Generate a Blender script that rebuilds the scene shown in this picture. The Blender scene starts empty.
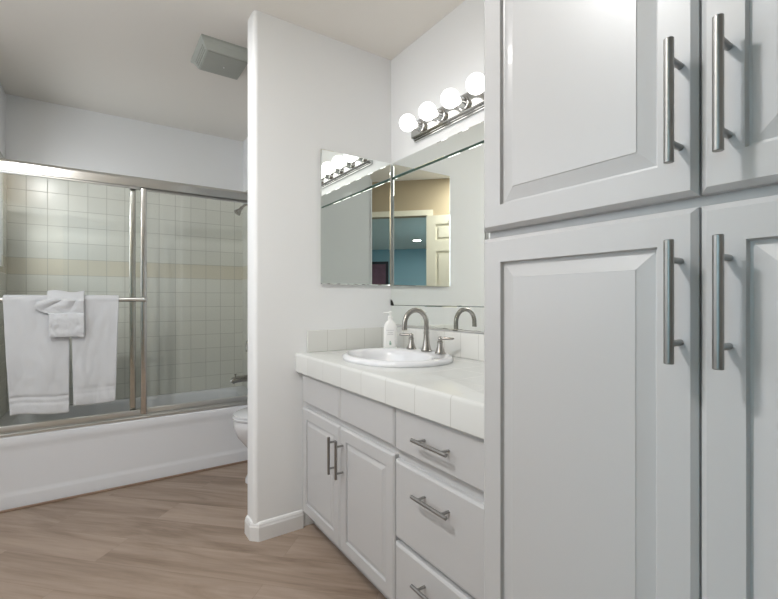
import bpy, bmesh, math, random
from mathutils import Vector, Matrix, noise
random.seed(7)
S = bpy.context.scene
COL = S.collection
PI = math.pi

# ------------------------------------------------------------------ camera
cam_d = bpy.data.cameras.new('camera'); cam = bpy.data.objects.new('camera', cam_d); COL.objects.link(cam)
YAW = math.radians(34.06)
cam.location = (0, 0, 1.11)
cam.rotation_euler = (PI/2, 0, -YAW)
cam_d.sensor_fit = 'HORIZONTAL'; cam_d.sensor_width = 36; cam_d.lens = 36*432/778
cam_d.clip_start = 0.02; cam_d.clip_end = 100
S.camera = cam

# ------------------------------------------------------------------ world, exposure, lights
w = bpy.data.worlds.new('world'); S.world = w; w.use_nodes = True
w.node_tree.nodes['Background'].inputs[0].default_value = (.85, .93, 1, 1)
w.node_tree.nodes['Background'].inputs[1].default_value = .5
S.view_settings.view_transform = 'Standard'; S.view_settings.look = 'None'
S.view_settings.gamma = 1; S.view_settings.use_curve_mapping = False
S.view_settings.exposure = 0.2

BULB_E = 2.3
CAN_W = 3.0
CAN2_FILL_W = 21.0
WIN_FILL_W = 4.0
TUB_FILL_W = 2.5
BED_FILL_W = 80.0
CANS = [(.06, 2.02), (-.52, .88)]

def area(name, loc, rot, size, watts, color, spread=PI, sy=None):
    l = bpy.data.lights.new(name, 'AREA'); l.energy = watts; l.color = color
    l.size = size
    if sy: l.shape = 'RECTANGLE'; l.size_y = sy
    else: l.shape = 'DISK'
    l.spread = spread
    o = bpy.data.objects.new(name, l); o.location = loc; o.rotation_euler = rot; COL.objects.link(o)
    return o
# bedroom frame: base on the diagonal door wall, u along the wall, n into the bedroom
def UN(u, n, z=0.0):
    return (-.06 - .70711*u - .70711*n, -.06 + .70711*u - .70711*n, z)
# added cool fill light in the bedroom; no window is built there
area('bedroom_fill', UN(1.9, 3.2, 1.5), (PI/2, 0, math.radians(-45)+PI/2), 2.0, BED_FILL_W, (.80, .92, 1.0), sy=1.4)

# added fill light at an unseen, invented window in the left wall
area('window_fill', (-.93, 1.7, 1.525), (0, -PI/2, 0), .98, WIN_FILL_W, (.88, .94, 1.0), sy=1.2)
area('tub_window_fill', (-.475, 3.31, 1.60), (0, -PI/2, 0), .60, TUB_FILL_W, (.92, .96, 1.0), spread=2.6, sy=.42)  # added fill brightening the tub alcove, at an invented side window
# ------------------------------------------------------------------ materials
def nt(name):
    m = bpy.data.materials.new(name); m.use_nodes = True
    return m, m.node_tree, m.node_tree.nodes['Principled BSDF']
def srgb(r, g, b):
    f = lambda c: (c/255/12.92) if c/255 <= .04045 else ((c/255+.055)/1.055)**2.4
    return (f(r), f(g), f(b), 1)
def mat(name, col, rough=.5, metal=0, bump=0, bscale=200, var=0, coat=0, spec=.5, aniso=None):
    m, t, b = nt(name)
    b.inputs['Base Color'].default_value = col; b.inputs['Roughness'].default_value = rough
    b.inputs['Metallic'].default_value = metal; b.inputs['Coat Weight'].default_value = coat
    b.inputs['Specular IOR Level'].default_value = spec
    tc = t.nodes.new('ShaderNodeTexCoord')
    n = t.nodes.new('ShaderNodeTexNoise'); n.inputs['Scale'].default_value = bscale; n.inputs['Detail'].default_value = 4
    src = tc.outputs['Object']
    if aniso:
        mp = t.nodes.new('ShaderNodeMapping'); mp.inputs['Scale'].default_value = aniso
        t.links.new(src, mp.inputs[0]); src = mp.outputs[0]
    t.links.new(src, n.inputs['Vector'])
    if bump:
        bp = t.nodes.new('ShaderNodeBump'); bp.inputs['Strength'].default_value = bump; bp.inputs['Distance'].default_value = .002
        t.links.new(n.outputs['Fac'], bp.inputs['Height']); t.links.new(bp.outputs[0], b.inputs['Normal'])
    if var:
        mx = t.nodes.new('ShaderNodeMix'); mx.data_type = 'RGBA'
        mx.inputs[6].default_value = col; mx.inputs[7].default_value = tuple(c*(1-var) for c in col[:3]) + (1,)
        t.links.new(n.outputs['Fac'], mx.inputs[0]); t.links.new(mx.outputs[2], b.inputs['Base Color'])
    return m

def tile_mat(name, col, grout, size, off, gw=.0016, rough=.18, band=None, bandcol=None):
    """square tiles in world space; the lines of each axis show on faces not facing that axis"""
    m, t, b = nt(name)
    g = t.nodes.new('ShaderNodeNewGeometry')
    sp = t.nodes.new('ShaderNodeSeparateXYZ'); t.links.new(g.outputs['Position'], sp.inputs[0])
    sn = t.nodes.new('ShaderNodeSeparateXYZ'); t.links.new(g.outputs['True Normal'], sn.inputs[0])
    def M(op, a, bb=None, c=None):
        n = t.nodes.new('ShaderNodeMath'); n.operation = op
        for i, v in enumerate((a, bb, c)):
            if v is None: continue
            if isinstance(v, (int, float)): n.inputs[i].default_value = v
            else: t.links.new(v, n.inputs[i])
        return n.outputs[0]
    masks = []; cells = []
    for i in range(3):
        if size[i] is None: continue
        s = M('DIVIDE', M('SUBTRACT', sp.outputs[i], off[i]), size[i])
        fr = M('SUBTRACT', M('FRACT', M('ADD', s, .5)), .5)
        dist = M('MULTIPLY', M('ABSOLUTE', fr), size[i])
        line = M('SUBTRACT', 1.0, M('SMOOTH_MIN', M('DIVIDE', dist, gw), 1.0, .2))
        line = M('MAXIMUM', line, 0)
        ok = M('LESS_THAN', M('ABSOLUTE', sn.outputs[i]), .6)
        masks.append(M('MULTIPLY', line, ok)); cells.append(M('FLOOR', s))
    mk = masks[0]
    for q in masks[1:]: mk = M('MAXIMUM', mk, q)
    cx = t.nodes.new('ShaderNodeCombineXYZ')
    for i, c in enumerate(cells): t.links.new(c, cx.inputs[i])
    wn = t.nodes.new('ShaderNodeTexWhiteNoise'); t.links.new(cx.outputs[0], wn.inputs['Vector'])
    mx0 = t.nodes.new('ShaderNodeMix'); mx0.data_type = 'RGBA'
    mx0.inputs[6].default_value = col; mx0.inputs[7].default_value = tuple(c*.95 for c in col[:3]) + (1,)
    t.links.new(wn.outputs['Value'], mx0.inputs[0])
    out = mx0.outputs[2]
    if band:
        inb = M('MULTIPLY', M('GREATER_THAN', sp.outputs[2], band[0]), M('LESS_THAN', sp.outputs[2], band[1]))
        mb = t.nodes.new('ShaderNodeMix'); mb.data_type = 'RGBA'
        t.links.new(inb, mb.inputs[0]); t.links.new(out, mb.inputs[6]); mb.inputs[7].default_value = bandcol
        out = mb.outputs[2]
    mx = t.nodes.new('ShaderNodeMix'); mx.data_type = 'RGBA'
    t.links.new(mk, mx.inputs[0]); t.links.new(out, mx.inputs[6]); mx.inputs[7].default_value = grout
    t.links.new(mx.outputs[2], b.inputs['Base Color'])
    r = M('ADD', M('MULTIPLY', mk, .5), rough); t.links.new(r, b.inputs['Roughness'])
    bp = t.nodes.new('ShaderNodeBump'); bp.inputs['Strength'].default_value = .4; bp.inputs['Distance'].default_value = .001
    bp.invert = True
    t.links.new(mk, bp.inputs['Height']); t.links.new(bp.outputs[0], b.inputs['Normal'])
    return m

def floor_mat():
    m, t, b = nt('vinyl_planks')
    g = t.nodes.new('ShaderNodeNewGeometry')
    mp = t.nodes.new('ShaderNodeMapping'); mp.inputs['Rotation'].default_value = (0, 0, math.radians(45))
    mp.inputs['Location'].default_value = (.35, .06, 0)
    t.links.new(g.outputs['Position'], mp.inputs[0])
    br = t.nodes.new('ShaderNodeTexBrick'); br.offset = .37; br.offset_frequency = 2
    br.inputs['Scale'].default_value = 1; br.inputs['Brick Width'].default_value = 1.22
    br.inputs['Row Height'].default_value = .18; br.inputs['Mortar Size'].default_value = .0006
    br.inputs['Mortar Smooth'].default_value = .3; br.inputs['Bias'].default_value = 0
    br.inputs['Color1'].default_value = (0, 0, 0, 1); br.inputs['Color2'].default_value = (1, 1, 1, 1)
    br.inputs['Mortar'].default_value = (.5, .5, .5, 1)
    t.links.new(mp.outputs[0], br.inputs['Vector'])
    # offset the grain per plank
    ad = t.nodes.new('ShaderNodeVectorMath'); ad.operation = 'MULTIPLY_ADD'
    t.links.new(br.outputs['Color'], ad.inputs[0]); ad.inputs[1].default_value = (13, 7, 5)
    t.links.new(mp.outputs[0], ad.inputs[2])
    def grain(sc, sx, sy, det, dis):
        m2 = t.nodes.new('ShaderNodeMapping'); m2.inputs['Scale'].default_value = (sx, sy, 1)
        t.links.new(ad.outputs[0], m2.inputs[0])
        n = t.nodes.new('ShaderNodeTexNoise'); n.inputs['Scale'].default_value = sc; n.inputs['Detail'].default_value = det
        n.inputs['Distortion'].default_value = dis; n.inputs['Roughness'].default_value = .6
        t.links.new(m2.outputs[0], n.inputs['Vector']); return n.outputs['Fac']
    g1 = grain(1.6, .55, 4.5, 5, 1.6); g2 = grain(5, .8, 14, 5, .3)
    r1 = t.nodes.new('ShaderNodeValToRGB'); t.links.new(g1, r1.inputs[0])
    e = r1.color_ramp.elements
    e[0].position = .30; e[0].color = srgb(128, 110, 96); e[1].position = .72; e[1].color = srgb(172, 154, 140)
    k = r1.color_ramp.elements.new(.5); k.color = srgb(157, 139, 124)
    mx = t.nodes.new('ShaderNodeMix'); mx.data_type = 'RGBA'; mx.blend_type = 'OVERLAY'; mx.inputs[0].default_value = .22
    t.links.new(r1.outputs[0], mx.inputs[6]); 
    r2 = t.nodes.new('ShaderNodeValToRGB'); t.links.new(g2, r2.inputs[0])
    r2.color_ramp.elements[0].position = .3; r2.color_ramp.elements[0].color = (.3, .3, .3, 1)
    r2.color_ramp.elements[1].position = .7; r2.color_ramp.elements[1].color = (.68, .68, .68, 1)
    t.links.new(r2.outputs[0], mx.inputs[7])
    # plank to plank tone and seam
    mt = t.nodes.new('ShaderNodeMix'); mt.data_type = 'RGBA'; mt.blend_type = 'MULTIPLY'; mt.inputs[0].default_value = 1
    rr = t.nodes.new('ShaderNodeMapRange'); rr.inputs[3].default_value = .95; rr.inputs[4].default_value = 1.04
    t.links.new(br.outputs['Color'], rr.inputs[0]); t.links.new(mx.outputs[2], mt.inputs[6]); t.links.new(rr.outputs[0], mt.inputs[7])
    ms = t.nodes.new('ShaderNodeMix'); ms.data_type = 'RGBA'; t.links.new(br.outputs['Fac'], ms.inputs[0])
    t.links.new(mt.outputs[2], ms.inputs[6]); ms.inputs[7].default_value = srgb(128, 110, 96)
    t.links.new(ms.outputs[2], b.inputs['Base Color'])
    b.inputs['Roughness'].default_value = .42; b.inputs['Specular IOR Level'].default_value = .35
    return m

def glass_mat(name, tint):
    m = bpy.data.materials.new(name); m.use_nodes = True; t = m.node_tree; t.nodes.clear()
    o = t.nodes.new('ShaderNodeOutputMaterial'); mx = t.nodes.new('ShaderNodeMixShader')
    tr = t.nodes.new('ShaderNodeBsdfTransparent'); tr.inputs[0].default_value = tint
    gl = t.nodes.new('ShaderNodeBsdfGlossy'); gl.inputs['Roughness'].default_value = .02
    fr = t.nodes.new('ShaderNodeFresnel'); fr.inputs[0].default_value = 1.45
    t.links.new(fr.outputs[0], mx.inputs[0]); t.links.new(tr.outputs[0], mx.inputs[1]); t.links.new(gl.outputs[0], mx.inputs[2])
    t.links.new(mx.outputs[0], o.inputs[0]); return m
def emit_mat(name, col, e):
    m, t, b = nt(name); b.inputs['Base Color'].default_value = col
    b.inputs['Emission Color'].default_value = col; b.inputs['Emission Strength'].default_value = e; return m
def mirror_mat(name, col, rough=0.0):
    m, t, b = nt(name); b.inputs['Base Color'].default_value = col; b.inputs['Metallic'].default_value = 1
    b.inputs['Roughness'].default_value = rough; return m

WALL = mat('wall_paint', srgb(238, 239, 240), .6, bump=.12, bscale=160)
CEIL = mat("ceiling_paint", srgb(232, 227, 220), .8, bump=.15, bscale=120)
BEIGE = mat('door_wall_paint', srgb(176, 160, 134), .7, bump=.1, bscale=160)
BLUE = mat('bedroom_paint', srgb(150, 178, 186), .7, bump=.1, bscale=160)
CAB = mat('cabinet_paint', srgb(192, 192, 193), .33, bump=.02, bscale=60, coat=.1)
TRIM = mat('trim_paint', srgb(236, 236, 236), .35)
DOORP = mat('door_paint', srgb(224, 218, 200), .4)
PORC = mat('porcelain', srgb(228, 229, 232), .08, coat=.3)
TUBM = mat('tub_enamel', srgb(230, 232, 236), .14, coat=.2)
CHROME = mat('chrome', (.82, .82, .81, 1), .1, metal=1)
FRAME = mat('polished_aluminium', (.66, .66, .64, 1), .2, metal=1)
FIX = mat('fixture_chrome', (.58, .58, .57, 1), .12, metal=1)
SATIN = mat('satin_aluminium', (.74, .74, .72, 1), .38, metal=1, bump=.03, bscale=300)
NICKEL = mat('brushed_nickel', (.42, .40, .375, 1), .24, metal=1)
STEEL = mat('brushed_steel', (.34, .335, .325, 1), .34, metal=1, bump=.05, bscale=900)
MIRROR = mirror_mat('mirror_silver', (.93, .96, .93, 1))
MEDGE = mat('mirror_edge', srgb(70, 92, 82), .2)
MBEV = mirror_mat('mirror_bevel', (.80, .90, .84, 1), .02)
GLASS = glass_mat('shower_glass', (.982, .99, .982, 1))
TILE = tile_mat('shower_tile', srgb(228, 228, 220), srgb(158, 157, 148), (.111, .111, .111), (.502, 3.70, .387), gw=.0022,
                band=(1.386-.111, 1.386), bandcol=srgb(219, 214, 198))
CTILE = tile_mat('counter_tile', srgb(215, 216, 214), srgb(158, 156, 150), (.160, .160, None), (.800, 1.358, 0), rough=.12)
BTILE = tile_mat('backsplash_tile', srgb(226, 226, 222), srgb(172, 170, 163), (.1085, .1085, None), (.853, 1.419, 0), rough=.14)
VENT = mat('vent_plastic', srgb(176, 180, 174), .5)
VENTD = mat('vent_grille', srgb(166, 168, 161), .55, bump=.3, bscale=900)
DARK = mat('dark_gap', srgb(60, 58, 54), .8)
KICK = mat('toe_kick', srgb(120, 112, 102), .7)
TOWEL = mat('terry_cloth', srgb(212, 214, 217), .95, bump=.9, bscale=420, spec=.1)
BULB = emit_mat('bulb_glow', (1, .985, .96, 1), BULB_E)
CANG = emit_mat('can_glow', (1, .97, .92, 1), 12)
PLASTIC = mat('white_plastic', srgb(240, 240, 238), .3)
INKM = mat('label_grey', srgb(190, 186, 190), .6)
INKG = mat('label_green', srgb(150, 180, 165), .6)
BRASSK = mat('dark_metal', srgb(50, 46, 42), .4, metal=.6)
FLOOR = floor_mat()
WINFILL = emit_mat('frosted_fill_glow', (.86, .93, 1, 1), .6)  # glow for the panes of the two added windows

# ------------------------------------------------------------------ mesh helpers
WO = {}   # world origin of each created object
class MB:
    def __init__(s): s.v = []; s.f = []; s.sm = []
    def add(s, vs, fs, smooth=False):
        k = len(s.v); s.v += [Vector(v) for v in vs]
        s.f += [tuple(i+k for i in f) for f in fs]; s.sm += [smooth]*len(fs); return s
    def box(s, x0, x1, y0, y1, z0, z1, bev=0, M=None):
        bm = bmesh.new(); bmesh.ops.create_cube(bm, size=1)
        for v in bm.verts:
            v.co = Vector(((x0+x1)/2 + v.co.x*(x1-x0), (y0+y1)/2 + v.co.y*(y1-y0), (z0+z1)/2 + v.co.z*(z1-z0)))
        if bev: bmesh.ops.bevel(bm, geom=bm.edges[:], offset=bev, segments=3, affect='EDGES', profile=.5)
        if M: bm.transform(M)
        bm.verts.index_update()
        s.add([v.co.copy() for v in bm.verts], [[v.index for v in f.verts] for f in bm.faces]); bm.free(); return s
    def cyl(s, a, b, r, r2=None, n=24, cap=True):
        a = Vector(a); b = Vector(b); d = (b-a).normalized(); r2 = r if r2 is None else r2
        u = d.orthogonal().normalized(); w_ = d.cross(u)
        vs = []
        for p, rr in ((a, r), (b, r2)):
            for i in range(n):
                t = 2*PI*i/n; vs.append(p + u*math.cos(t)*rr + w_*math.sin(t)*rr)
        fs = [(i, (i+1) % n, n+(i+1) % n, n+i) for i in range(n)]
        if cap: fs += [tuple(range(n-1, -1, -1)), tuple(range(n, 2*n))]
        return s.add(vs, fs, True)
    def loft(s, rings, cap0=True, cap1=True):
        n = len(rings[0]); vs = [p for r in rings for p in r]; fs = []
        for k in range(len(rings)-1):
            for i in range(n):
                j = (i+1) % n; fs.append((k*n+i, k*n+j, (k+1)*n+j, (k+1)*n+i))
        if cap0: fs.append(tuple(range(n-1, -1, -1)))
        if cap1: fs.append(tuple((len(rings)-1)*n+i for i in range(n)))
        return s.add(vs, fs, True)
    def lathe(s, c, axis, prof, n=32):
        """prof: (distance along axis, radius)"""
        c = Vector(c); d = Vector(axis).normalized(); u = d.orthogonal().normalized(); w_ = d.cross(u)
        rings = [[c + d*h + (u*math.cos(2*PI*i/n) + w_*math.sin(2*PI*i/n))*max(r, 1e-5) for i in range(n)] for h, r in prof]
        return s.loft(rings)
    def tube(s, pts, r, n=16):
        pts = [Vector(p) for p in pts]; rad = r if isinstance(r, list) else [r]*len(pts)
        rings = []; up = None
        for i, p in enumerate(pts):
            d = (pts[min(i+1, len(pts)-1)] - pts[max(i-1, 0)]).normalized()
            if up is None: up = d.orthogonal().normalized()
            up = (up - d*up.dot(d)).normalized(); w_ = d.cross(up)
            rings.append([p + (up*math.cos(2*PI*k/n) + w_*math.sin(2*PI*k/n))*rad[i] for k in range(n)])
        return s.loft(rings)
    def sphere(s, c, r, n=28, sc=(1, 1, 1)):
        c = Vector(c); rings = []
        for k in range(1, n//2):
            t = PI*k/(n//2)
            rings.append([c + Vector((r*sc[0]*math.sin(t)*math.cos(2*PI*i/n), r*sc[1]*math.sin(t)*math.sin(2*PI*i/n), -r*sc[2]*math.cos(t))) for i in range(n)])
        return s.loft(rings)
    def grid(s, P, smooth=True):
        h = len(P); w_ = len(P[0]); vs = [p for r in P for p in r]
        return s.add(vs, [(j*w_+i, j*w_+i+1, (j+1)*w_+i+1, (j+1)*w_+i) for j in range(h-1) for i in range(w_-1)], smooth)
    def build(s, name, m, parent=None, angle=35, origin=None):
        lo = Vector((min(v[i] for v in s.v) for i in range(3))); hi = Vector((max(v[i] for v in s.v) for i in range(3)))
        org = Vector(origin) if origin else Vector(((lo.x+hi.x)/2, (lo.y+hi.y)/2, lo.z))
        me = bpy.data.meshes.new(name); me.from_pydata([v-org for v in s.v], [], s.f)
        bm = bmesh.new(); bm.from_mesh(me); bmesh.ops.recalc_face_normals(bm, faces=bm.faces); bm.to_mesh(me); bm.free()
        me.shade_smooth(); me.set_sharp_from_angle(angle=math.radians(angle))
        me.materials.append(m)
        o = bpy.data.objects.new(name, me); COL.objects.link(o); WO[o] = org
        if parent: o.parent = parent; o.location = org - WO[parent]
        else: o.location = org
        return o
def tag(o, label, cat, group=None):
    o['label'] = label; o['category'] = cat
    if group: o['group'] = group
    return o
def thing(name, label, cat, loc, group=None):
    o = bpy.data.objects.new(name, None); o.empty_display_size = .05; COL.objects.link(o)
    o.location = loc; WO[o] = Vector(loc); return tag(o, label, cat, group)
def struct(o): o['kind'] = 'structure'; return o
def box(*a, **k): return MB().box(*a, **k)
def copy_tree(o, loc):
    c = o.copy(); COL.objects.link(c); c.location = loc; WO[c] = Vector(loc)
    for ch in list(o.children):
        d = ch.copy(); COL.objects.link(d); d.parent = c
        for g in list(ch.children):
            e = g.copy(); COL.objects.link(e); e.parent = d
    return c

H = 2.44; XR = 1.356; YP = 1.985; YT = 3.0; YB = 3.70; TL = -.49; TR = 1.02; XL = -.95

# ------------------------------------------------------------------ room shell
struct(MB().box(-8.6, 3.2, -8.6, 4.0, -.1, 0).build('floor', FLOOR))
def ceiling():
    o = MB().box(-8.6, 3.2, -8.6, 4.0, H, H+.1).build('ceiling', CEIL)
    return struct(o)
ceiling()
struct(box(TL-.6, XR+.12, YB, YB+.12, 0, H).build('wall_back', WALL))
struct(box(XR, XR+.12, -.14, YB, 0, H).build('wall_right', WALL))
WY0, WY1, WZ0, WZ1 = 1.05, 2.35, 1.00, 2.05
wl = box(XL-.1, XL, .70, WY0, 0, H); wl.box(XL-.1, XL, WY1, YT-.03, 0, H); wl.box(XL-.1, XL, WY0, WY1, 0, WZ0); wl.box(XL-.1, XL, WY0, WY1, WZ1, H)
struct(wl.build('wall_left', WALL))
wf = MB()
for a in ((WY0, WY1, WZ0, WZ0+.035), (WY0, WY1, WZ1-.035, WZ1), (WY0, WY0+.035, WZ0, WZ1), (WY1-.035, WY1, WZ0, WZ1), ((WY0+WY1)/2-.015, (WY0+WY1)/2+.015, WZ0, WZ1)):
    wf.box(XL-.06, XL-.03, *a)
wo = struct(wf.build('fill_window_1', TRIM)); box(XL-.050, XL-.046, WY0+.03, WY1-.03, WZ0+.03, WZ1-.03).build('pane', WINFILL, wo)  # unseen window, added to light and fill the room
tl = box(XL-.1, TL, YT-.03, 3.12, 0, H); tl.box(XL-.1, TL, 3.56, YB, 0, H); tl.box(XL-.1, TL, 3.12, 3.56, 0, 1.31); tl.box(XL-.1, TL, 3.12, 3.56, 1.93, H)
struct(tl.build('wall_tub_left', WALL))
wf = MB()
for a in ((3.12, 3.56, 1.31, 1.335), (3.12, 3.56, 1.905, 1.93), (3.12, 3.145, 1.31, 1.93), (3.535, 3.56, 1.31, 1.93)):
    wf.box(TL-.05, TL-.02, *a)
wo = struct(wf.build('fill_window_2', TRIM)); box(TL-.040, TL-.036, 3.14, 3.54, 1.33, 1.91).build('pane', WINFILL, wo)  # second added window, out of view, to brighten the tub and tiles
struct(box(TR, XR, YT-.03, YB, 0, H).build('wall_tub_right', WALL))
struct(box(.60, XR+.12, -.90, -.14, 0, H).build('wall_front', WALL))
# wing wall with rounded end
def wing():
    r = .022; x0 = .595; y1 = YP+.118; pts = [(XR, YP)]
    for k in range(9):
        a = -PI/2 - PI/2*k/8; pts.append((x0+r+r*math.cos(a), YP+r+r*math.sin(a)))
    for k in range(9):
        a = PI - PI/2*k/8; pts.append((x0+r+r*math.cos(a), y1-r+r*math.sin(a)))
    pts.append((XR, y1))
    rings = [[Vector((p[0], p[1], z)) for p in pts] for z in (0, H)]
    return struct(MB().loft(rings).build('wall_partition', WALL, angle=40))
wing()
def slab_un(u0, u1, n0, n1, z0, z1):
    c = [UN(u0, n0), UN(u1, n0), UN(u1, n1), UN(u0, n1)]
    vs = [(p[0], p[1], z0) for p in c] + [(p[0], p[1], z1) for p in c]
    return MB().add(vs, [(0, 3, 2, 1), (4, 5, 6, 7), (0, 1, 5, 4), (1, 2, 6, 5), (2, 3, 7, 6), (3, 0, 4, 7)])
# diagonal door wall: opening from u=-.38 to u=.38
DH = 2.04; UO = .385
wd = slab_un(-2.4, -UO, 0, .11, 0, H); t2 = slab_un(UO, 1.9, 0, .11, 0, H); t3 = slab_un(-UO, UO, 0, .11, DH, H)
wd.add(t2.v, t2.f); wd.add(t3.v, t3.f)
struct(wd.build('wall_door', BEIGE))
tr = slab_un(-UO-.06, -UO, -.014, 0, 0, DH+.06); a2 = slab_un(UO, UO+.06, -.014, 0, 0, DH+.06); a3 = slab_un(-UO, UO, -.014, 0, DH, DH+.06)
tr.add(a2.v, a2.f); tr.add(a3.v, a3.f)
struct(tr.build('trim_1', DOORP))
# bedroom walls behind the camera (seen in the mirrors)
struct(slab_un(-2.4, 2.1, 6.5, 6.6, 0, H).build('wall_bedroom_far', BLUE))
struct(slab_un(-2.5, -2.4, 0, 6.6, 0, H).build('wall_bedroom_right', BLUE))
struct(slab_un(2.05, 2.15, 0, 6.6, 0, H).build('wall_bedroom_left', BLUE))
# shower tiles
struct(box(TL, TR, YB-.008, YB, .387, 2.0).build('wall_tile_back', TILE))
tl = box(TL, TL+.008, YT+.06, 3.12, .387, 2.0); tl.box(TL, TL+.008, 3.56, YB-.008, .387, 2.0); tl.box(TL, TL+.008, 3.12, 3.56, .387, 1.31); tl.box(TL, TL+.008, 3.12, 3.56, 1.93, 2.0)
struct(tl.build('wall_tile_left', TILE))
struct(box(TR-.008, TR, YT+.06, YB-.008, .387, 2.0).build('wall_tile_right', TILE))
# baseboard on the wing wall (chamfered at the rounded end)
def baseb():
    prof = [(0, 0), (.014, 0), (.014, .062), (.011, .070), (.011, .074), (.006, .083), (0, .086)]   # offset, z
    def path(o):
        c = .028
        x0 = .595-o; y0 = YP-o; y1 = YP+.118+o; k = c+o*.41
        return [(.832, y0), (x0+k, y0), (x0, y0+k), (x0, y1-k), (x0+k, y1), (XR, y1)]
    m = MB(); n = 6
    rows = [[Vector((p[0], p[1], z)) for p in path(o)] for o, z in prof]
    vs = [p for r in rows for p in r]
    m.add(vs, [(j*n+i, j*n+i+1, (j+1)*n+i+1, (j+1)*n+i) for j in range(len(prof)-1) for i in range(n-1)] +
          [tuple(j*n for j in range(len(prof))), tuple(j*n+n-1 for j in range(len(prof)-1, -1, -1))])
    return struct(m.build('baseboard_partition', TRIM, angle=20))
baseb()
struct(box(TL, TR, YT-.018, YT-.006, 0, .012, bev=.003).build('trim_2', mat('transition_strip', srgb(150, 126, 108), .5)))

# ------------------------------------------------------------------ tall cabinet and its doors
def panel_rings(m, x, y0, y1, z0, z1, prof):
    """front facing -X at plane x; prof: (inset, depth towards +X)"""
    rings = []
    for ins, dep in prof:
        rings.append([Vector((x+dep, y, z)) for y, z in ((y0+ins, z0+ins), (y1-ins, z0+ins), (y1-ins, z1-ins), (y0+ins, z1-ins))])
    return m.loft(rings)
def raised_door(name, par, x, y0, y1, z0, z1, stile, t=.019, slope=.028, label=None):
    m = MB()
    panel_rings(m, x, y0, y1, z0, z1, [(0, t), (0, .006), (.002, .004), (.0075, 0), (stile, 0), (stile+.002, .007), (stile+.005, .0075),
                                       (stile+slope, .0015), (stile+slope+.001, .0005)])
    return m.build(name, CAB, par, angle=10)
def flat_front(name, par, x, y0, y1, z0, z1, t=.019):
    m = MB(); panel_rings(m, x, y0, y1, z0, z1, [(0, t), (0, .007), (.002, .004), (.008, 0), (.0085, 0)])
    return m.build(name, CAB, par, angle=10)
def bar_handle(par, xd, yc, zc, vert, L=.157, cc=.106, r=.0058, so=.032):
    m = MB(); a = Vector((0, 0, 1)) if vert else Vector((0, 1, 0)); c = Vector((xd-so, yc, zc))
    e = .0008
    m.lathe(c - a*L/2, a, [(0, r-e), (e, r), (L-e, r), (L, r-e)], 20)
    for s in (-1, 1):
        p = c + a*cc/2*s
        m.cyl(p, (xd, p.y, p.z), .0042, n=14)
    return m.build('handle', STEEL, par, angle=40)

TX = .630; TXF = TX+.019
tall = thing('linen_cabinet', 'tall floor to ceiling white cabinet in the right foreground with long steel bar handles', 'cabinet', (1.0, .23, 0))
TY0, TY1 = -.132, .604
b = box(TXF, XR-.003, TY0, TY1-.004, .10, 2.30); b.box(TXF+.05, XR-.003, TY0, TY1-.004, 0, .10)
b.build('body', CAB, tall)
YG = .2335
for (y0, y1, hy) in ((YG+.0015, TY1, .254), (TY0+.01, YG-.0015, .2017)):
    d = raised_door('door', tall, TX, y0, y1, 1.243, 2.20, .046); bar_handle(d, TX, hy, 1.361, True)
    d = raised_door('door', tall, TX, y0, y1, .115, 1.228, .047); bar_handle(d, TX, hy, 1.107, True)

# ------------------------------------------------------------------ vanity
VX = .812; VF = VX+.019
van = thing('vanity_cabinet', 'low white vanity cabinet with two raised panel doors and three drawers under the sink', 'cabinet', (1.09, 1.29, 0))
b = MB()
for a in ((VF, VF+.02, TY1, YP-.001, .10, .758), (VF+.02, XR-.001, YP-.019, YP-.001, .10, .758), (VF+.02, XR-.001, TY1, TY1+.018, .10, .758),
          (VF+.02, XR-.001, TY1+.018, YP-.019, .10, .118), (VF+.06, VF+.078, TY1, YP-.001, 0, .0995), (XR-.012, XR-.001, TY1+.018, YP-.019, .118, .758)):
    b.box(*a)
b.build('body', CAB, van)
for y0, y1 in ((1.5605, 1.945), (1.172, 1.5565)):
    flat_front('false_front', van, VX, y0, y1, .622, .755)
for y0, y1, hy in ((1.5605, 1.945, 1.592), (1.172, 1.5565, 1.528)):
    d = raised_door('door', van, VX, y0, y1, .100, .597, .050, slope=.022); bar_handle(d, VX, hy, .475, True, L=.152)
for z0, z1, hz in ((.617, .755, .689), (.330, .585, .519), (.100, .314, .252)):
    d = flat_front('drawer', van, VX, .755, 1.168, z0, z1); bar_handle(d, VX, .957, hz, False)

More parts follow.
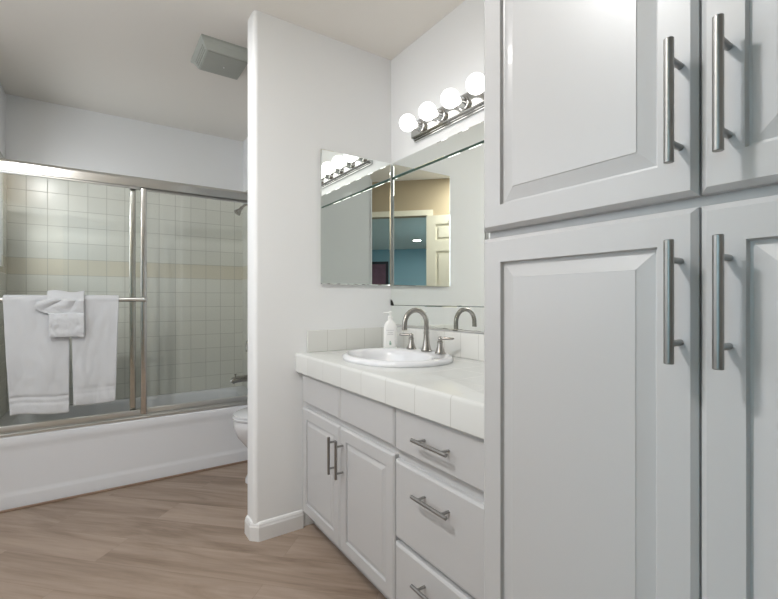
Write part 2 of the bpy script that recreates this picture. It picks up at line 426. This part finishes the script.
# countertop with an oval hole for the basin
SX, SY, SAX, SAY = 1.092, 1.556, .228, .270
ct = thing('countertop', 'white square-tiled countertop with tiled backsplash on the vanity', 'countertop', (1.075, 1.29, .76))
def counter_top():
    x0, x1, y0, y1, zt, zb = .795, XR-.001, TY1, YP-.001, .850, .760
    cx, cy = SX, SY; ax, ay = SAX-.03, SAY-.03
    angs = sorted([2*PI*i/64 for i in range(64)] + [math.atan2(y-cy, x-cx) % (2*PI) for x in (x0, x1) for y in (y0, y1)])
    out = []; inn = []
    for a in angs:
        c, s_ = math.cos(a), math.sin(a)
        tx = ((x1-cx)/c if c > 1e-9 else (x0-cx)/c if c < -1e-9 else 1e9); ty = ((y1-cy)/s_ if s_ > 1e-9 else (y0-cy)/s_ if s_ < -1e-9 else 1e9)
        t = min(tx, ty); out.append((cx+c*t, cy+s_*t)); inn.append((cx+ax*c, cy+ay*s_))
    def ins(p, d):   # pull the front edge back
        return (max(p[0], x0+d), p[1])
    R = []
    R.append([Vector((p[0], p[1], zt-.03)) for p in inn])
    R.append([Vector((p[0], p[1], zt)) for p in inn])
    for d, dz in ((.012, 0), (.006, .0015), (.0018, .006), (0, .012)):
        R.append([Vector((*ins(p, d), zt-dz)) for p in out])
    R.append([Vector((p[0], p[1], zb+.004)) for p in out])
    R.append([Vector((*ins(p, .004), zb)) for p in out])
    R.append([Vector((*ins(p, .034), zb)) for p in out])
    R.append([Vector((*ins(p, .034), zt-.03)) for p in out])
    m = MB(); m.loft(R, False, False); n = len(angs)
    # underside
    m.add(R[-1] + R[0], [(i, (i+1) % n, n+(i+1) % n, n+i) for i in range(n)])
    return m.build('tiled_top', CTILE, ct, angle=35)
counter_top()
BS = .011
m = MB().box(.853, XR-.001, YP-BS, YP-.001, .850, .958, bev=.003); m.build('backsplash', BTILE, ct)
m = MB().box(XR-BS, XR-.001, TY1, YP-BS, .850, .962, bev=.003); m.build('backsplash', BTILE, ct)

# sink
snk = thing('sink_basin', 'oval white drop-in sink set into the tiled countertop', 'sink', (SX, SY, .85))
def ell(cx, cy, ax, ay, z, n=64): return [Vector((cx+ax*math.cos(2*PI*i/n), cy+ay*math.sin(2*PI*i/n), z)) for i in range(n)]
def basin():
    z = .8505; bx = SX-.036
    R = [ell(SX, SY, SAX-.035, SAY-.035, z-.02), ell(SX, SY, SAX-.035, SAY-.035, z), ell(SX, SY, SAX-.002, SAY-.002, z), ell(SX, SY, SAX, SAY, z+.004), ell(SX, SY, SAX-.001, SAY-.001, z+.012),
         ell(SX, SY, SAX-.008, SAY-.008, z+.019), ell(SX-.002, SY, SAX-.018, SAY-.018, z+.022), ell(SX-.008, SY, SAX-.034, SAY-.030, z+.021),
         ell(bx, SY, .172, .218, z+.018), ell(bx, SY, .163, .209, z+.010), ell(bx, SY, .157, .203, z-.008),
         ell(bx, SY, .146, .192, z-.045), ell(bx, SY, .125, .168, z-.085), ell(bx, SY, .09, .125, z-.115), ell(bx, SY, .045, .06, z-.130), ell(bx, SY, .022, .022, z-.133)]
    return MB().loft(R, False, True).build('basin', PORC, snk, angle=60)
basin()
MB().lathe((SX-.036, SY, .718), (0, 0, 1), [(0, .021), (.004, .021), (.006, .017), (.004, .012), (.009, .012), (.011, .004)], 24).build('drain', NICKEL, snk)

# faucet
FZ = .8725
fx, fy = 1.258, 1.553
fa = thing('faucet', 'brushed nickel gooseneck faucet with two lever handles at the back of the sink', 'faucet', (fx, fy, FZ))
m = MB(); m.lathe((fx, fy, FZ), (0, 0, 1), [(0, .026), (.004, .026), (.006, .023), (.012, .0215), (.03, .0165), (.05, .0135), (.07, .0120), (.082, .0118), (.083, .0135), (.088, .0135), (.089, .0115)], 28)
m.build('spout_base', NICKEL, fa)
zc = 1.000; R_ = .062
pts = [(fx, fy, FZ+.088), (fx, fy, zc-.02)] + [(fx-R_+R_*math.cos(a), fy, zc+R_*math.sin(a)) for a in [math.radians(q) for q in range(0, 186, 8)]]
e = Vector(pts[-1]); pts += [(e.x-.001, fy, e.z-.012), (e.x-.0005, fy, e.z-.022)]
m = MB().tube(pts, [.0112]*(len(pts)-2)+[.0112, .0115], 20); m.build('spout', NICKEL, fa)
for sgn, hx, hy in ((1, 1.256, fy+.112), (-1, 1.248, fy-.108)):
    m = MB(); m.lathe((hx, hy, FZ), (0, 0, 1), [(0, .024), (.004, .024), (.006, .021), (.014, .0185), (.032, .0125), (.046, .0112), (.048, .013), (.053, .013), (.055, .009), (.060, .009)], 28)
    m.sphere((hx, hy, FZ+.066), .0105, 20)
    h = m.build('handle', NICKEL, fa)
    l = MB(); ax = Vector((-.6*sgn, .8*sgn, 0)).normalized()
    l.lathe(Vector((hx, hy, FZ+.067)), ax, [(.006, .005), (.014, .0062), (.03, .0068), (.05, .0058), (.058, .0046), (.062, .0015)], 18)
    l.build('lever', NICKEL, h)

# soap bottle
sb = (1.240, 1.822, .8505)
so = thing('soap_dispenser', 'white pump bottle of hand soap standing in the corner behind the sink', 'bottle', sb)
Rz = Matrix.Translation(sb) @ Matrix.Rotation(-YAW, 4, 'Z')
def rrect(w_, d_, r, z, n=8):
    out = []
    for cx, cy, a0 in ((w_-r, d_-r, 0), (-w_+r, d_-r, PI/2), (-w_+r, -d_+r, PI), (w_-r, -d_+r, 1.5*PI)):
        for k in range(n): a = a0+PI/2*k/(n-1); out.append(Rz @ Vector((cx+r*math.cos(a), cy+r*math.sin(a), z)))
    return out
MB().loft([rrect(.031, .019, .015, 0), rrect(.034, .022, .018, .004), rrect(.035, .023, .019, .02), rrect(.034, .022, .019, .10), rrect(.032, .021, .019, .125), rrect(.024, .018, .017, .142), rrect(.013, .013, .0125, .152), rrect(.011, .011, .0105, .160)]).build('bottle', PLASTIC, so, angle=60)
m = MB(); m.lathe(Vector(sb)+Vector((0, 0, .160)), (0, 0, 1), [(0, .013), (.012, .013), (.014, .006), (.030, .0045), (.031, .010), (.037, .010), (.039, .006)], 20)
q = Rz @ Vector((-.012, 0, .193)); q2 = Rz @ Vector((-.034, -.006, .190)); m.cyl(Rz @ Vector((0, 0, .194)), q2, .0045, .0035, 12)
m.build('pump', PLASTIC, so)
lab = MB()
for k, (w0, zz) in enumerate(((.020, .104), (.013, .092), (.016, .084))):
    x = -w0
    while x < w0-.002:
        L = random.uniform(.002, .005)
        lab.box(x, min(x+L, w0), -.0235, -.0228, zz-.0014, zz+.0014, M=Rz); x += L+.0015
lab.build('label_print', INKM, so)
MB().box(-.005, .005, -.0238, -.0230, .030, .042, M=Rz).sphere(Rz @ Vector((0, -.0232, .046)), .005, 12, (1, .15, 1)).build('label_emblem', INKG, so)

# ------------------------------------------------------------------ mirrors
mir = thing('wall_mirror', 'large wall mirror with narrow mirrored border strips reaching the corner behind the sink', 'mirror', (XR, 1.3, .972))
MX = XR-.006; YM = 1.300; MY1 = YP-.006; MY0 = .60
def mirror_piece(name, y0, y1, z0, z1, bv=.003, dep=.0008):
    m = MB(); panel_rings(m, MX, y0, y1, z0, z1, [(.0, .0055), (0, dep), (bv, 0), (bv+.0005, 0)])
    return m.build(name, MIRROR, mir, angle=1)
for y0, y1 in ((MY0, MY1),):
    mirror_piece('mirror_pane', y0, y1, 1.080, 1.770)
    mirror_piece('top_strip', y0, y1, 1.782, 1.862)
    mirror_piece('bottom_strip', y0, y1, .973, 1.077)
m = MB().box(MX+.0056, XR-.0001, MY0, MY1, .973, 1.862)
m.build('backing', MEDGE, mir)
m = MB().box(MX-.003, MX-.0003, MY0, MY1, .9665, .9725); m.box(MX+.0002, XR-.0001, MY0, MY1, .9665, .9725)
m.build('channel', CHROME, mir)
m = MB(); q = [Vector((MX-.003, MY1-.002, 1.0775)), Vector((MX-.003, MY1-.024, 1.0775)), Vector((MX-.003, MY1-.021, 1.090)), Vector((MX-.003, MY1-.012, 1.103)), Vector((MX-.003, MY1-.002, 1.110))]
m.loft([q, [p+Vector((.0025, 0, 0)) for p in q]]); m.build('clip', BRASSK, mir)

med = thing('medicine_cabinet', 'mirror-fronted medicine cabinet hung on the partition wall left of the corner', 'cabinet', (1.135, YP, 1.187))
box(.935, 1.330, YP-.012, YP-.0005, 1.195, 1.850).build('body', TRIM, med)
def med_door():
    x0, x1, z0, z1, y = .921, 1.340, 1.187, 1.860, YP-.018
    rings = [[Vector((xx, y+dp, zz)) for xx, zz in ((x0+i, z0+i), (x1-i, z0+i), (x1-i, z1-i), (x0+i, z1-i))] for i, dp in ((0, .0055), (0, .0010), (.004, 0), (.0045, 0))]
    MB().loft(rings).build('mirror_door', MIRROR, med, angle=1)
med_door()

# ------------------------------------------------------------------ vanity light
lt = thing('vanity_light', 'chrome bar light with a row of round white globe bulbs above the mirror', 'light', (XR, 1.3, 1.90))
LZ = 1.965
def bar():
    prof = [(0, -.052), (.012, -.052), (.012, -.045), (.019, -.045), (.019, -.038), (.028, -.038), (.031, -.033), (.031, .033), (.028, .038), (.019, .038), (.019, .045), (.012, .045), (.012, .052), (0, .052)]
    r = [[Vector((XR-.0005-d, y, LZ+z)) for d, z in prof] for y in (.845, 1.757)]
    return MB().loft(r).build('bar', FIX, lt, angle=20)
bar()
for k in range(6):
    y = 1.682 - k*.152
    MB().lathe((XR-.0315, y, LZ), (-1, 0, 0), [(0, .030), (.002, .030), (.004, .024), (.010, .0225), (.030, .0215), (.032, .019)], 24).build('socket', FIX, lt)
    s_ = MB(); c = Vector((1.246, y, LZ)); r = .0405
    prof = [(-.048, .0145), (-.040, .0165)] + [(-math.cos(a)*r, math.sin(a)*r) for a in [math.radians(q) for q in range(28, 180, 8)]] + [(r, .0005)]
    s_.lathe(c, (-1, 0, 0), prof, 32); s_.build('bulb', BULB, lt, angle=80)

# ------------------------------------------------------------------ bathtub
tub = thing('bathtub', 'white built-in bathtub with a smooth apron behind the sliding glass doors', 'bathtub', ((TL+TR)/2, YT, 0))
def rr(x0, x1, y0, y1, r, z, n=8):
    out = []
    for cx, cy, a0 in ((x1-r, y1-r, 0), (x0+r, y1-r, PI/2), (x0+r, y0+r, PI), (x1-r, y0+r, 1.5*PI)):
        for k in range(n): a = a0+PI/2*k/(n-1); out.append(Vector((cx+r*math.cos(a), cy+r*math.sin(a), z)))
    return out
def tubm():
    x0, x1, y0, y1 = TL+.001, TR-.001, YT+.03, YB-.001; z = .386
    R = [rr(x0, x1, y0, y1, .004, 0), rr(x0, x1, y0, y1, .004, z),
         rr(x0+.07, x1-.09, y0+.045, y1-.05, .13, z), rr(x0+.078, x1-.098, y0+.053, y1-.058, .13, z-.006), rr(x0+.085, x1-.105, y0+.06, y1-.065, .13, z-.02),
         rr(x0+.16, x1-.14, y0+.085, y1-.09, .12, .12), rr(x0+.22, x1-.17, y0+.12, y1-.12, .09, .075), rr(x0+.30, x1-.25, y0+.18, y1-.18, .05, .068)]
    MB().loft(R).build('basin', TUBM, tub, angle=50)
    prof = [(.030, 0), (0, 0), (0, .068), (.001, .076), (.005, .086), (.006, .10), (.007, .20), (.007, .300), (.006, .318), (.002, .332), (.000, .345), (0, .368), (.003, .380), (.010, .3865), (.030, .3865)]
    rs = [[Vector((x, YT+d, z)) for d, z in prof] for x in (x0, x1)]
    MB().loft(rs).build('apron', TUBM, tub, angle=25)
tubm()
MB().lathe((TR-.118, 3.37, .30), (-1, 0, .15), [(0, .034), (.004, .034), (.007, .028), (.008, .004)], 24).build('overflow_plate', CHROME, tub)

# shower door frame
sf = thing('shower_door_frame', 'chrome header and sill track of the sliding tub doors', 'shower frame', ((TL+TR)/2, YT+.05, .387))
YD = YT+.035   # centre of the track
prof = [(-.030, 1.790), (-.030, 1.835), (-.022, 1.850), (.030, 1.850), (.030, 1.790), (.026, 1.790), (.026, 1.808), (-.026, 1.808), (-.026, 1.790)]
MB().loft([[Vector((x, YD+d, z)) for d, z in prof] for x in (TL+.009, TR-.009)]).build('header', FRAME, sf, angle=20)
prof = [(-.030, .3875), (.030, .3875), (.030, .412), (.026, .412), (.024, .396), (.003, .396), (.002, .408), (-.001, .408), (-.002, .396), (-.022, .396), (-.024, .402), (-.030, .398)]
MB().loft([[Vector((x, YD+d, z)) for d, z in prof] for x in (TL+.009, TR-.009)]).build('sill_track', SATIN, sf, angle=20)
for xa, xb in ((TL+.009, TL+.030), (TR-.030, TR-.009)):
    box(xa, xb, YD-.026, YD+.026, .4125, 1.7895, bev=.002).build('side_jamb', SATIN, sf)

def sliding(name, label, x0, x1, y, zt=.412, bar_side=None):
    d = thing(name, label, 'shower door', ((x0+x1)/2, y, zt), 'sliding glass tub doors')
    box(x0+.026, x1-.026, y-.003, y+.003, zt+.028, 1.782).build('glass', GLASS, d)
    for xa, xb in ((x0, x0+.032), (x1-.032, x1)):
        box(xa, xb, y-.009, y+.009, zt, 1.80, bev=.003).build('stile', FRAME, d)
    box(x0+.0325, x1-.0325, y-.008, y+.008, zt, zt+.03, bev=.002).build('bottom_rail', SATIN, d)
    box(x0+.0325, x1-.0325, y-.008, y+.008, 1.778, 1.80, bev=.002).build('top_rail', SATIN, d)
    return d
YF = YD-.0125
fd = sliding('sliding_shower_door', 'left glass sliding tub door carrying the towel bar', -.455, .252, YF)
rd = sliding('sliding_shower_door', 'right glass sliding tub door nearest the shower head, partly behind the left one', .163, TR-.032, YD+.0125)
YBAR = YF-.052
m = MB().cyl((-.44, YBAR, 1.110), (.24, YBAR, 1.110), .0130, n=20)
tb = m.build('towel_bar', SATIN, fd)
for x in (-.443, .240):
    m = MB(); m.box(x-.010, x+.010, YBAR-.012, YBAR+.012, 1.096, 1.124, bev=.004); m.cyl((x, YBAR+.010, 1.11), (x, YF-.0088, 1.11), .009, n=16); m.build('bracket', CHROME, fd)

# ------------------------------------------------------------------ towels
def fold_towel(name, label, xl, xr, zf, zb, ripple, seed, lean=(0, 0), gap=.0125, thick=.011, lift=0, bands=True, group='white bath towels on the shower door bar', wob=.012):
    """draped over the bar: back panel, fold, front panel; xl/xr edges"""
    path = []   # (y offset from bar, z, s front length or None)
    r = gap+lift
    nb = 14
    for k in range(nb): path.append((r, zb + (1.110-zb)*k/nb, 0))
    for k in range(9): a = PI*k/8; path.append((r*math.cos(a), 1.110+r*math.sin(a), 0))
    nf = 60
    for k in range(1, nf+1): path.append((-r, 1.110-(1.110-zf)*k/nf, k/nf))
    NX = 36; G = []
    for (yo, z, s) in path:
        row = []
        for i in range(NX+1):
            u = i/NX
            sb_ = s if s > 0 else max(0, (1.10-z)/(1.11-zf)); x = xl + (xr-xl)*u + sb_*(lean[0]*(1-u) + lean[1]*u)
            if s == 0: x += (.5-u)*.012*min(1, sb_*4)
            dy = 0; dz = 0
            if s > 0:
                amp = ripple*min(1, s*1.6)
                dy = -amp*(.5+.5*math.sin(u*8.5+seed*2+1.2*s)) - .006*noise.noise(Vector((u*3+seed, s*3, seed)))*min(1, s*3)
                dy -= .0050*noise.noise(Vector((u*7, s*9, seed+5)))
                if bands:
                    L = (1.110-zf); dist = (1-s)*L
                    for c_ in (.064, .092):
                        dy += .0085*math.exp(-((dist-c_)/.0045)**2)
                    dy += .0015*math.exp(-((dist-.078)/.009)**2)
                    if dist < .01: dy += .0025
                dz = s*s*wob*(math.sin(u*4.2+seed) - .6*(1-u))
                x += .0025*noise.noise(Vector((s*5, u*2, seed+9)))*s
            row.append(Vector((x, YBAR+yo+dy, z+dz)))
        G.append(row)
    m = MB().grid(G)
    o = m.build(name, TOWEL, angle=80)
    md = o.modifiers.new('thick', 'SOLIDIFY'); md.thickness = thick; md.offset = -1 if False else 0
    sd = o.modifiers.new('soft', 'SUBSURF'); sd.levels = 1; sd.render_levels = 1
    return tag(o, label, 'towel', group)
fold_towel('bath_towel', 'left of the two white bath towels hanging from the shower door bar', -.402, -.124, .503, .62, .010, 1.0, lean=(.028, -.002), gap=.0200)
fold_towel('bath_towel', 'right of the two white bath towels hanging from the shower door bar', -.120, .106, .525, .64, .007, 2.6, lean=(.012, -.018), gap=.0200, wob=.004)
# small hand towel folded in front of both
def hand_towel():
    XC0, XC1 = -.222, -.058; NX = 40; path = []; r = .0370
    for k in range(6): path.append((r, .99+.12*k/6, 'b', 0))
    for k in range(9): a = PI*k/8; path.append((r*math.cos(a), 1.110+r*math.sin(a), 't', k/8))
    nf = 56; zf = .905
    for k in range(1, nf+1): path.append((-r, 1.110-(1.110-zf)*k/nf, 'f', k/nf))
    G = []
    for yo, z, ty, s in path:
        row = []
        for i in range(NX+1):
            u = i/NX; x = XC0+(XC1-XC0)*u; dy = 0; dz = 0
            if ty == 'f':
                fan = max(0, 1-s/.36)
                x -= .050*math.sin(PI*min(1, s/.36))**.8*(1-u)**1.5 if s < .36 else 0
                dy -= .020*fan*abs(math.sin((u-.1)*9+(1-u)*s*12)) + .004
                cuff = s > .36
                if cuff: x += .010*(1-u)
                if cuff:
                    dy -= .012; q = (s-.36)/.64
                    dy -= .004*math.sin(q*PI*1.6+u*.8)**2 + .006*math.sin(q*PI) + .003*noise.noise(Vector((u*6, q*5, 7)))
                    dz = .006*math.sin(u*3)*q - .004*u
                dz += .004*noise.noise(Vector((u*4, s*4, 3)))
                if s < .36: dz += -.010*(u-.5)*(.36-s)
                dy += .003*noise.noise(Vector((u*9, s*9, 2)))
            elif ty == 't':
                dz += .006*math.sin(u*7)*math.sin(PI*s) + .006*math.sin(PI*s)
            row.append(Vector((x, YBAR+yo+dy, z+dz)))
        G.append(row)
    o = MB().grid(G).build('hand_towel', TOWEL, angle=80)
    md = o.modifiers.new('thick', 'SOLIDIFY'); md.thickness = .010; md.offset = 0
    sd = o.modifiers.new('soft', 'SUBSURF'); sd.levels = 1; sd.render_levels = 1
    return tag(o, 'small white hand towel folded into a fan over the two bath towels', 'towel')
hand_towel()

# ------------------------------------------------------------------ shower fittings
YV = 3.37; XW = TR-.0085
sh = thing('shower_fixture', 'small shower head on a bent arm at the right end of the tub', 'shower head', (XW, YV, 1.82))
MB().lathe((XW, YV, 1.845), (-1, 0, 0), [(0, .028), (.003, .028), (.010, .012)], 24).build('flange', NICKEL, sh)
MB().tube([(XW-.008, YV, 1.845), (XW-.04, YV, 1.847), (XW-.07, YV, 1.835), (XW-.095, YV, 1.812)], .0085, 14).build('arm', NICKEL, sh)
MB().lathe((XW-.090, YV, 1.817), (-.62, 0, -.78), [(0, .011), (.010, .014), (.018, .012), (.026, .013), (.055, .026), (.064, .028), (.066, .025)], 24).build('spray_head', NICKEL, sh)
ts = thing('tub_spout', 'brushed nickel tub spout at the right end of the tub', 'spout', (XW, YV, .50))
m = MB(); m.tube([(XW, YV, .505), (XW-.03, YV, .505), (XW-.12, YV, .503), (XW-.155, YV, .497), (XW-.168, YV, .483)], [.030, .026, .024, .024, .019], 20)
m.build('body', NICKEL, ts)
MB().lathe((XW-.14, YV, .522), (0, 0, 1), [(0, .004), (.014, .004), (.015, .008), (.022, .007)], 14).build('diverter', NICKEL, ts)
vv = thing('shower_valve', 'round shower valve with lever above the tub spout', 'valve', (XW, YV, .70))
MB().lathe((XW, YV, .775), (-1, 0, 0), [(0, .075), (.004, .075), (.010, .06), (.012, .028), (.05, .024), (.055, .018)], 32).build('plate', NICKEL, vv)
MB().tube([(XW-.045, YV, .775), (XW-.06, YV-.02, .75), (XW-.065, YV-.03, .71)], [.012, .010, .007], 12).build('lever', NICKEL, vv)

# ------------------------------------------------------------------ toilet
TY = 2.655; tx0 = XR-.001
to = thing('toilet', 'white toilet mostly hidden behind the partition wall', 'toilet', (1.0, TY, 0))
def eg(cx, ax, ay, z, n=40, back=1.0):
    out = []
    for i in range(n):
        a = 2*PI*i/n; c = math.cos(a); out.append(Vector((cx+ax*c*(back if c > 0 else 1), TY+ay*math.sin(a), z)))
    return out
MB().loft([eg(0.990, .245, .115, 0), eg(0.990, .245, .115, .02), eg(1.000, .225, .100, .07), eg(1.000, .205, .092, .14), eg(0.980, .225, .110, .21), eg(0.960, .260, .150, .28), eg(0.945, .268, .178, .34), eg(0.945, .268, .183, .375), eg(0.945, .262, .178, .385)]).build('bowl', PORC, to, angle=60)
MB().loft([eg(0.945, .262, .18, .387), eg(0.945, .272, .188, .390), eg(0.945, .274, .189, .400), eg(0.945, .268, .184, .405)]).build('seat', PORC, to, angle=50)
MB().loft([eg(0.945, .262, .178, .4065), eg(0.945, .270, .186, .410), eg(0.945, .268, .184, .418), eg(0.945, .24, .16, .426), eg(0.945, .12, .08, .430)]).build('lid', PORC, to, angle=50)
box(1.175, tx0, TY-.20, TY+.20, .38, .74, bev=.018).build('tank', PORC, to)
box(1.165, tx0, TY-.21, TY+.21, .741, .775, bev=.010).build('tank_lid', PORC, to)
m = MB().cyl((1.174, TY-.14, .69), (1.160, TY-.14, .69), .010, n=14); m.cyl((1.160, TY-.145, .69), (1.158, TY-.07, .683), .006, .005, 12); m.build('flush_lever', CHROME, to)
MB().box(1.15, 1.30, TY-.09, TY+.09, .001, .379, bev=.02).build('trapway', PORC, to)

# ------------------------------------------------------------------ ceiling vent
vt = thing('ceiling_vent_fan', 'grey plastic exhaust fan cover on the ceiling near the partition', 'vent', (.57, 2.475, 2.375))
def vrect(x0, x1, y0, y1, z): return [Vector(p) for p in ((x0, y0, z), (x1, y0, z), (x1, y1, z), (x0, y1, z))]
MB().loft([vrect(.432, .698, 2.315, 2.608, H-.0005), vrect(.432, .698, 2.315, 2.608, H-.012), vrect(.445, .688, 2.328, 2.590, H-.024), vrect(.464, .674, 2.343, 2.566, H-.056)]).build('housing', VENT, vt, angle=10)
MB().box(.468, .670, 2.347, 2.562, H-.061, H-.0565, bev=.002).build('grille_plate', VENTD, vt)
m = MB()
for k in range(3):
    z = H-.028-k*.010; f = (k+.4)/3*.016
    box(.4435+f, .4460+f+.003, 2.36, 2.55, z-.003, z+.001).build('louvre', VENTD, vt)
    box(.684-f, .689-f, 2.36, 2.55, z-.003, z+.001).build('louvre', VENTD, vt)
MB().lathe((.575, 2.465, H-.061), (0, 0, -1), [(0, .004), (.003, .003), (.004, .001)], 12).build('screw', TRIM, vt)

# ------------------------------------------------------------------ recessed ceiling lights
def can(x, y, label, wts, col=(1, .995, .99)):
    t = thing('recessed_light', label, 'light', (x, y, H-.012), 'recessed ceiling lights')
    m = MB(); m.lathe((x, y, H-.0005), (0, 0, -1), [(0, .112), (.006, .110), (.009, .102), (.006, .092), (.0005, .091)], 36); 
    m.build('trim_ring', TRIM, t, angle=50)
    MB().lathe((x, y, H-.0015), (0, 0, -1), [(0, .090), (.003, .089), (.004, .02)], 32).build('lens', CANG, t)
    l = area('downlight', (x, y, H-.014), (0, 0, 0), .17, wts, col); 
    l.parent = t; l.location = Vector((x, y, H-.014)) - WO[t]
    return t
can(*CANS[0], 'round recessed ceiling light between the tub and the partition end', CAN_W)
can(*CANS[1], 'added unseen recessed ceiling light between the entry door and the vanity', CAN2_FILL_W)  # extra lamp out of view, added to brighten the partition side
bx = UN(-.35, 4.85); can(bx[0], bx[1], 'small round recessed light in the bedroom ceiling seen in the mirror', 18)

# ------------------------------------------------------------------ entry door leaf (seen in mirrors)
def entry_door():
    hx, hy, _ = UN(.375, -.034)
    ang = math.radians(135-7)
    M = Matrix.Translation((hx, hy, 0)) @ Matrix.Rotation(ang, 4, 'Z')   # local x along leaf, -y faces into the room
    W = .745; Z0, Z1 = .008, 2.03; T = .035
    root = bpy.data.objects.new('door_1', None); COL.objects.link(root); root.location = (hx, hy, 0); WO[root] = Vector((hx, hy, 0)); struct(root)
    m = MB().box(.0, W, .012, T-.012, Z0, Z1, M=M)
    cols = ((.105, .335), (.410, .640)); rows = ((.22, .72), (.84, 1.64), (1.76, 1.935))
    for ya, yb in ((0, .012), (T-.012, T)):
        xs = [0, cols[0][0], cols[0][1], cols[1][0], cols[1][1], W]; zs = [Z0, .22, .72, .84, 1.64, 1.76, 1.935, Z1]
        for i in (0, 2, 4): m.box(xs[i], xs[i+1], ya, yb, Z0, Z1, M=M)
        for j in (0, 2, 4, 6):
            for i in (1, 3): m.box(xs[i], xs[i+1], ya, yb, zs[j], zs[j+1], M=M)
        for (a, b_) in cols:
            for (c, d) in rows: m.box(a+.03, b_-.03, ya+(.003 if ya == 0 else 0), yb-(.003 if ya else 0), c+.03, d-.03, M=M)
    m.build('leaf', DOORP, root, angle=20)
    k = MB()
    for s, y in ((-1, 0), (1, T)):
        k.lathe(M @ Vector((W-.06, y, .95)), M.to_3x3() @ Vector((0, s, 0)), [(0, .03), (.004, .03), (.008, .012), (.035, .011), (.042, .024), (.058, .026), (.066, .015)], 20)
    k.build('door_knob', NICKEL, root)
    h = MB().box(.27, .285, -.003, 0, 1.985, Z1+.003, M=M).box(.27, .285, -.003, T+.003, Z1+.0005, Z1+.003, M=M).box(.27, .285, -.022, -.003, 1.985, 1.992, M=M)
    tag(h.build('door_hook', BRASSK), 'small dark over-door hook on top of the open entry door', 'hook')
entry_door()
# framed picture in the bedroom
def picture():
    p = thing('framed_picture', 'dark framed print in pink and plum on the bedroom wall seen in the mirror', 'picture', UN(-1.75, 6.5, 1.25))
    slab_un(-2.15, -1.32, 6.47, 6.499, 1.20, 2.12).build('frame', mat('frame_black', srgb(48, 44, 46), .5), p)
    slab_un(-2.08, -1.39, 6.464, 6.4695, 1.27, 2.05).build('print', mat('print_plum', srgb(150, 104, 118), .7, var=.7, bscale=5), p)
picture()
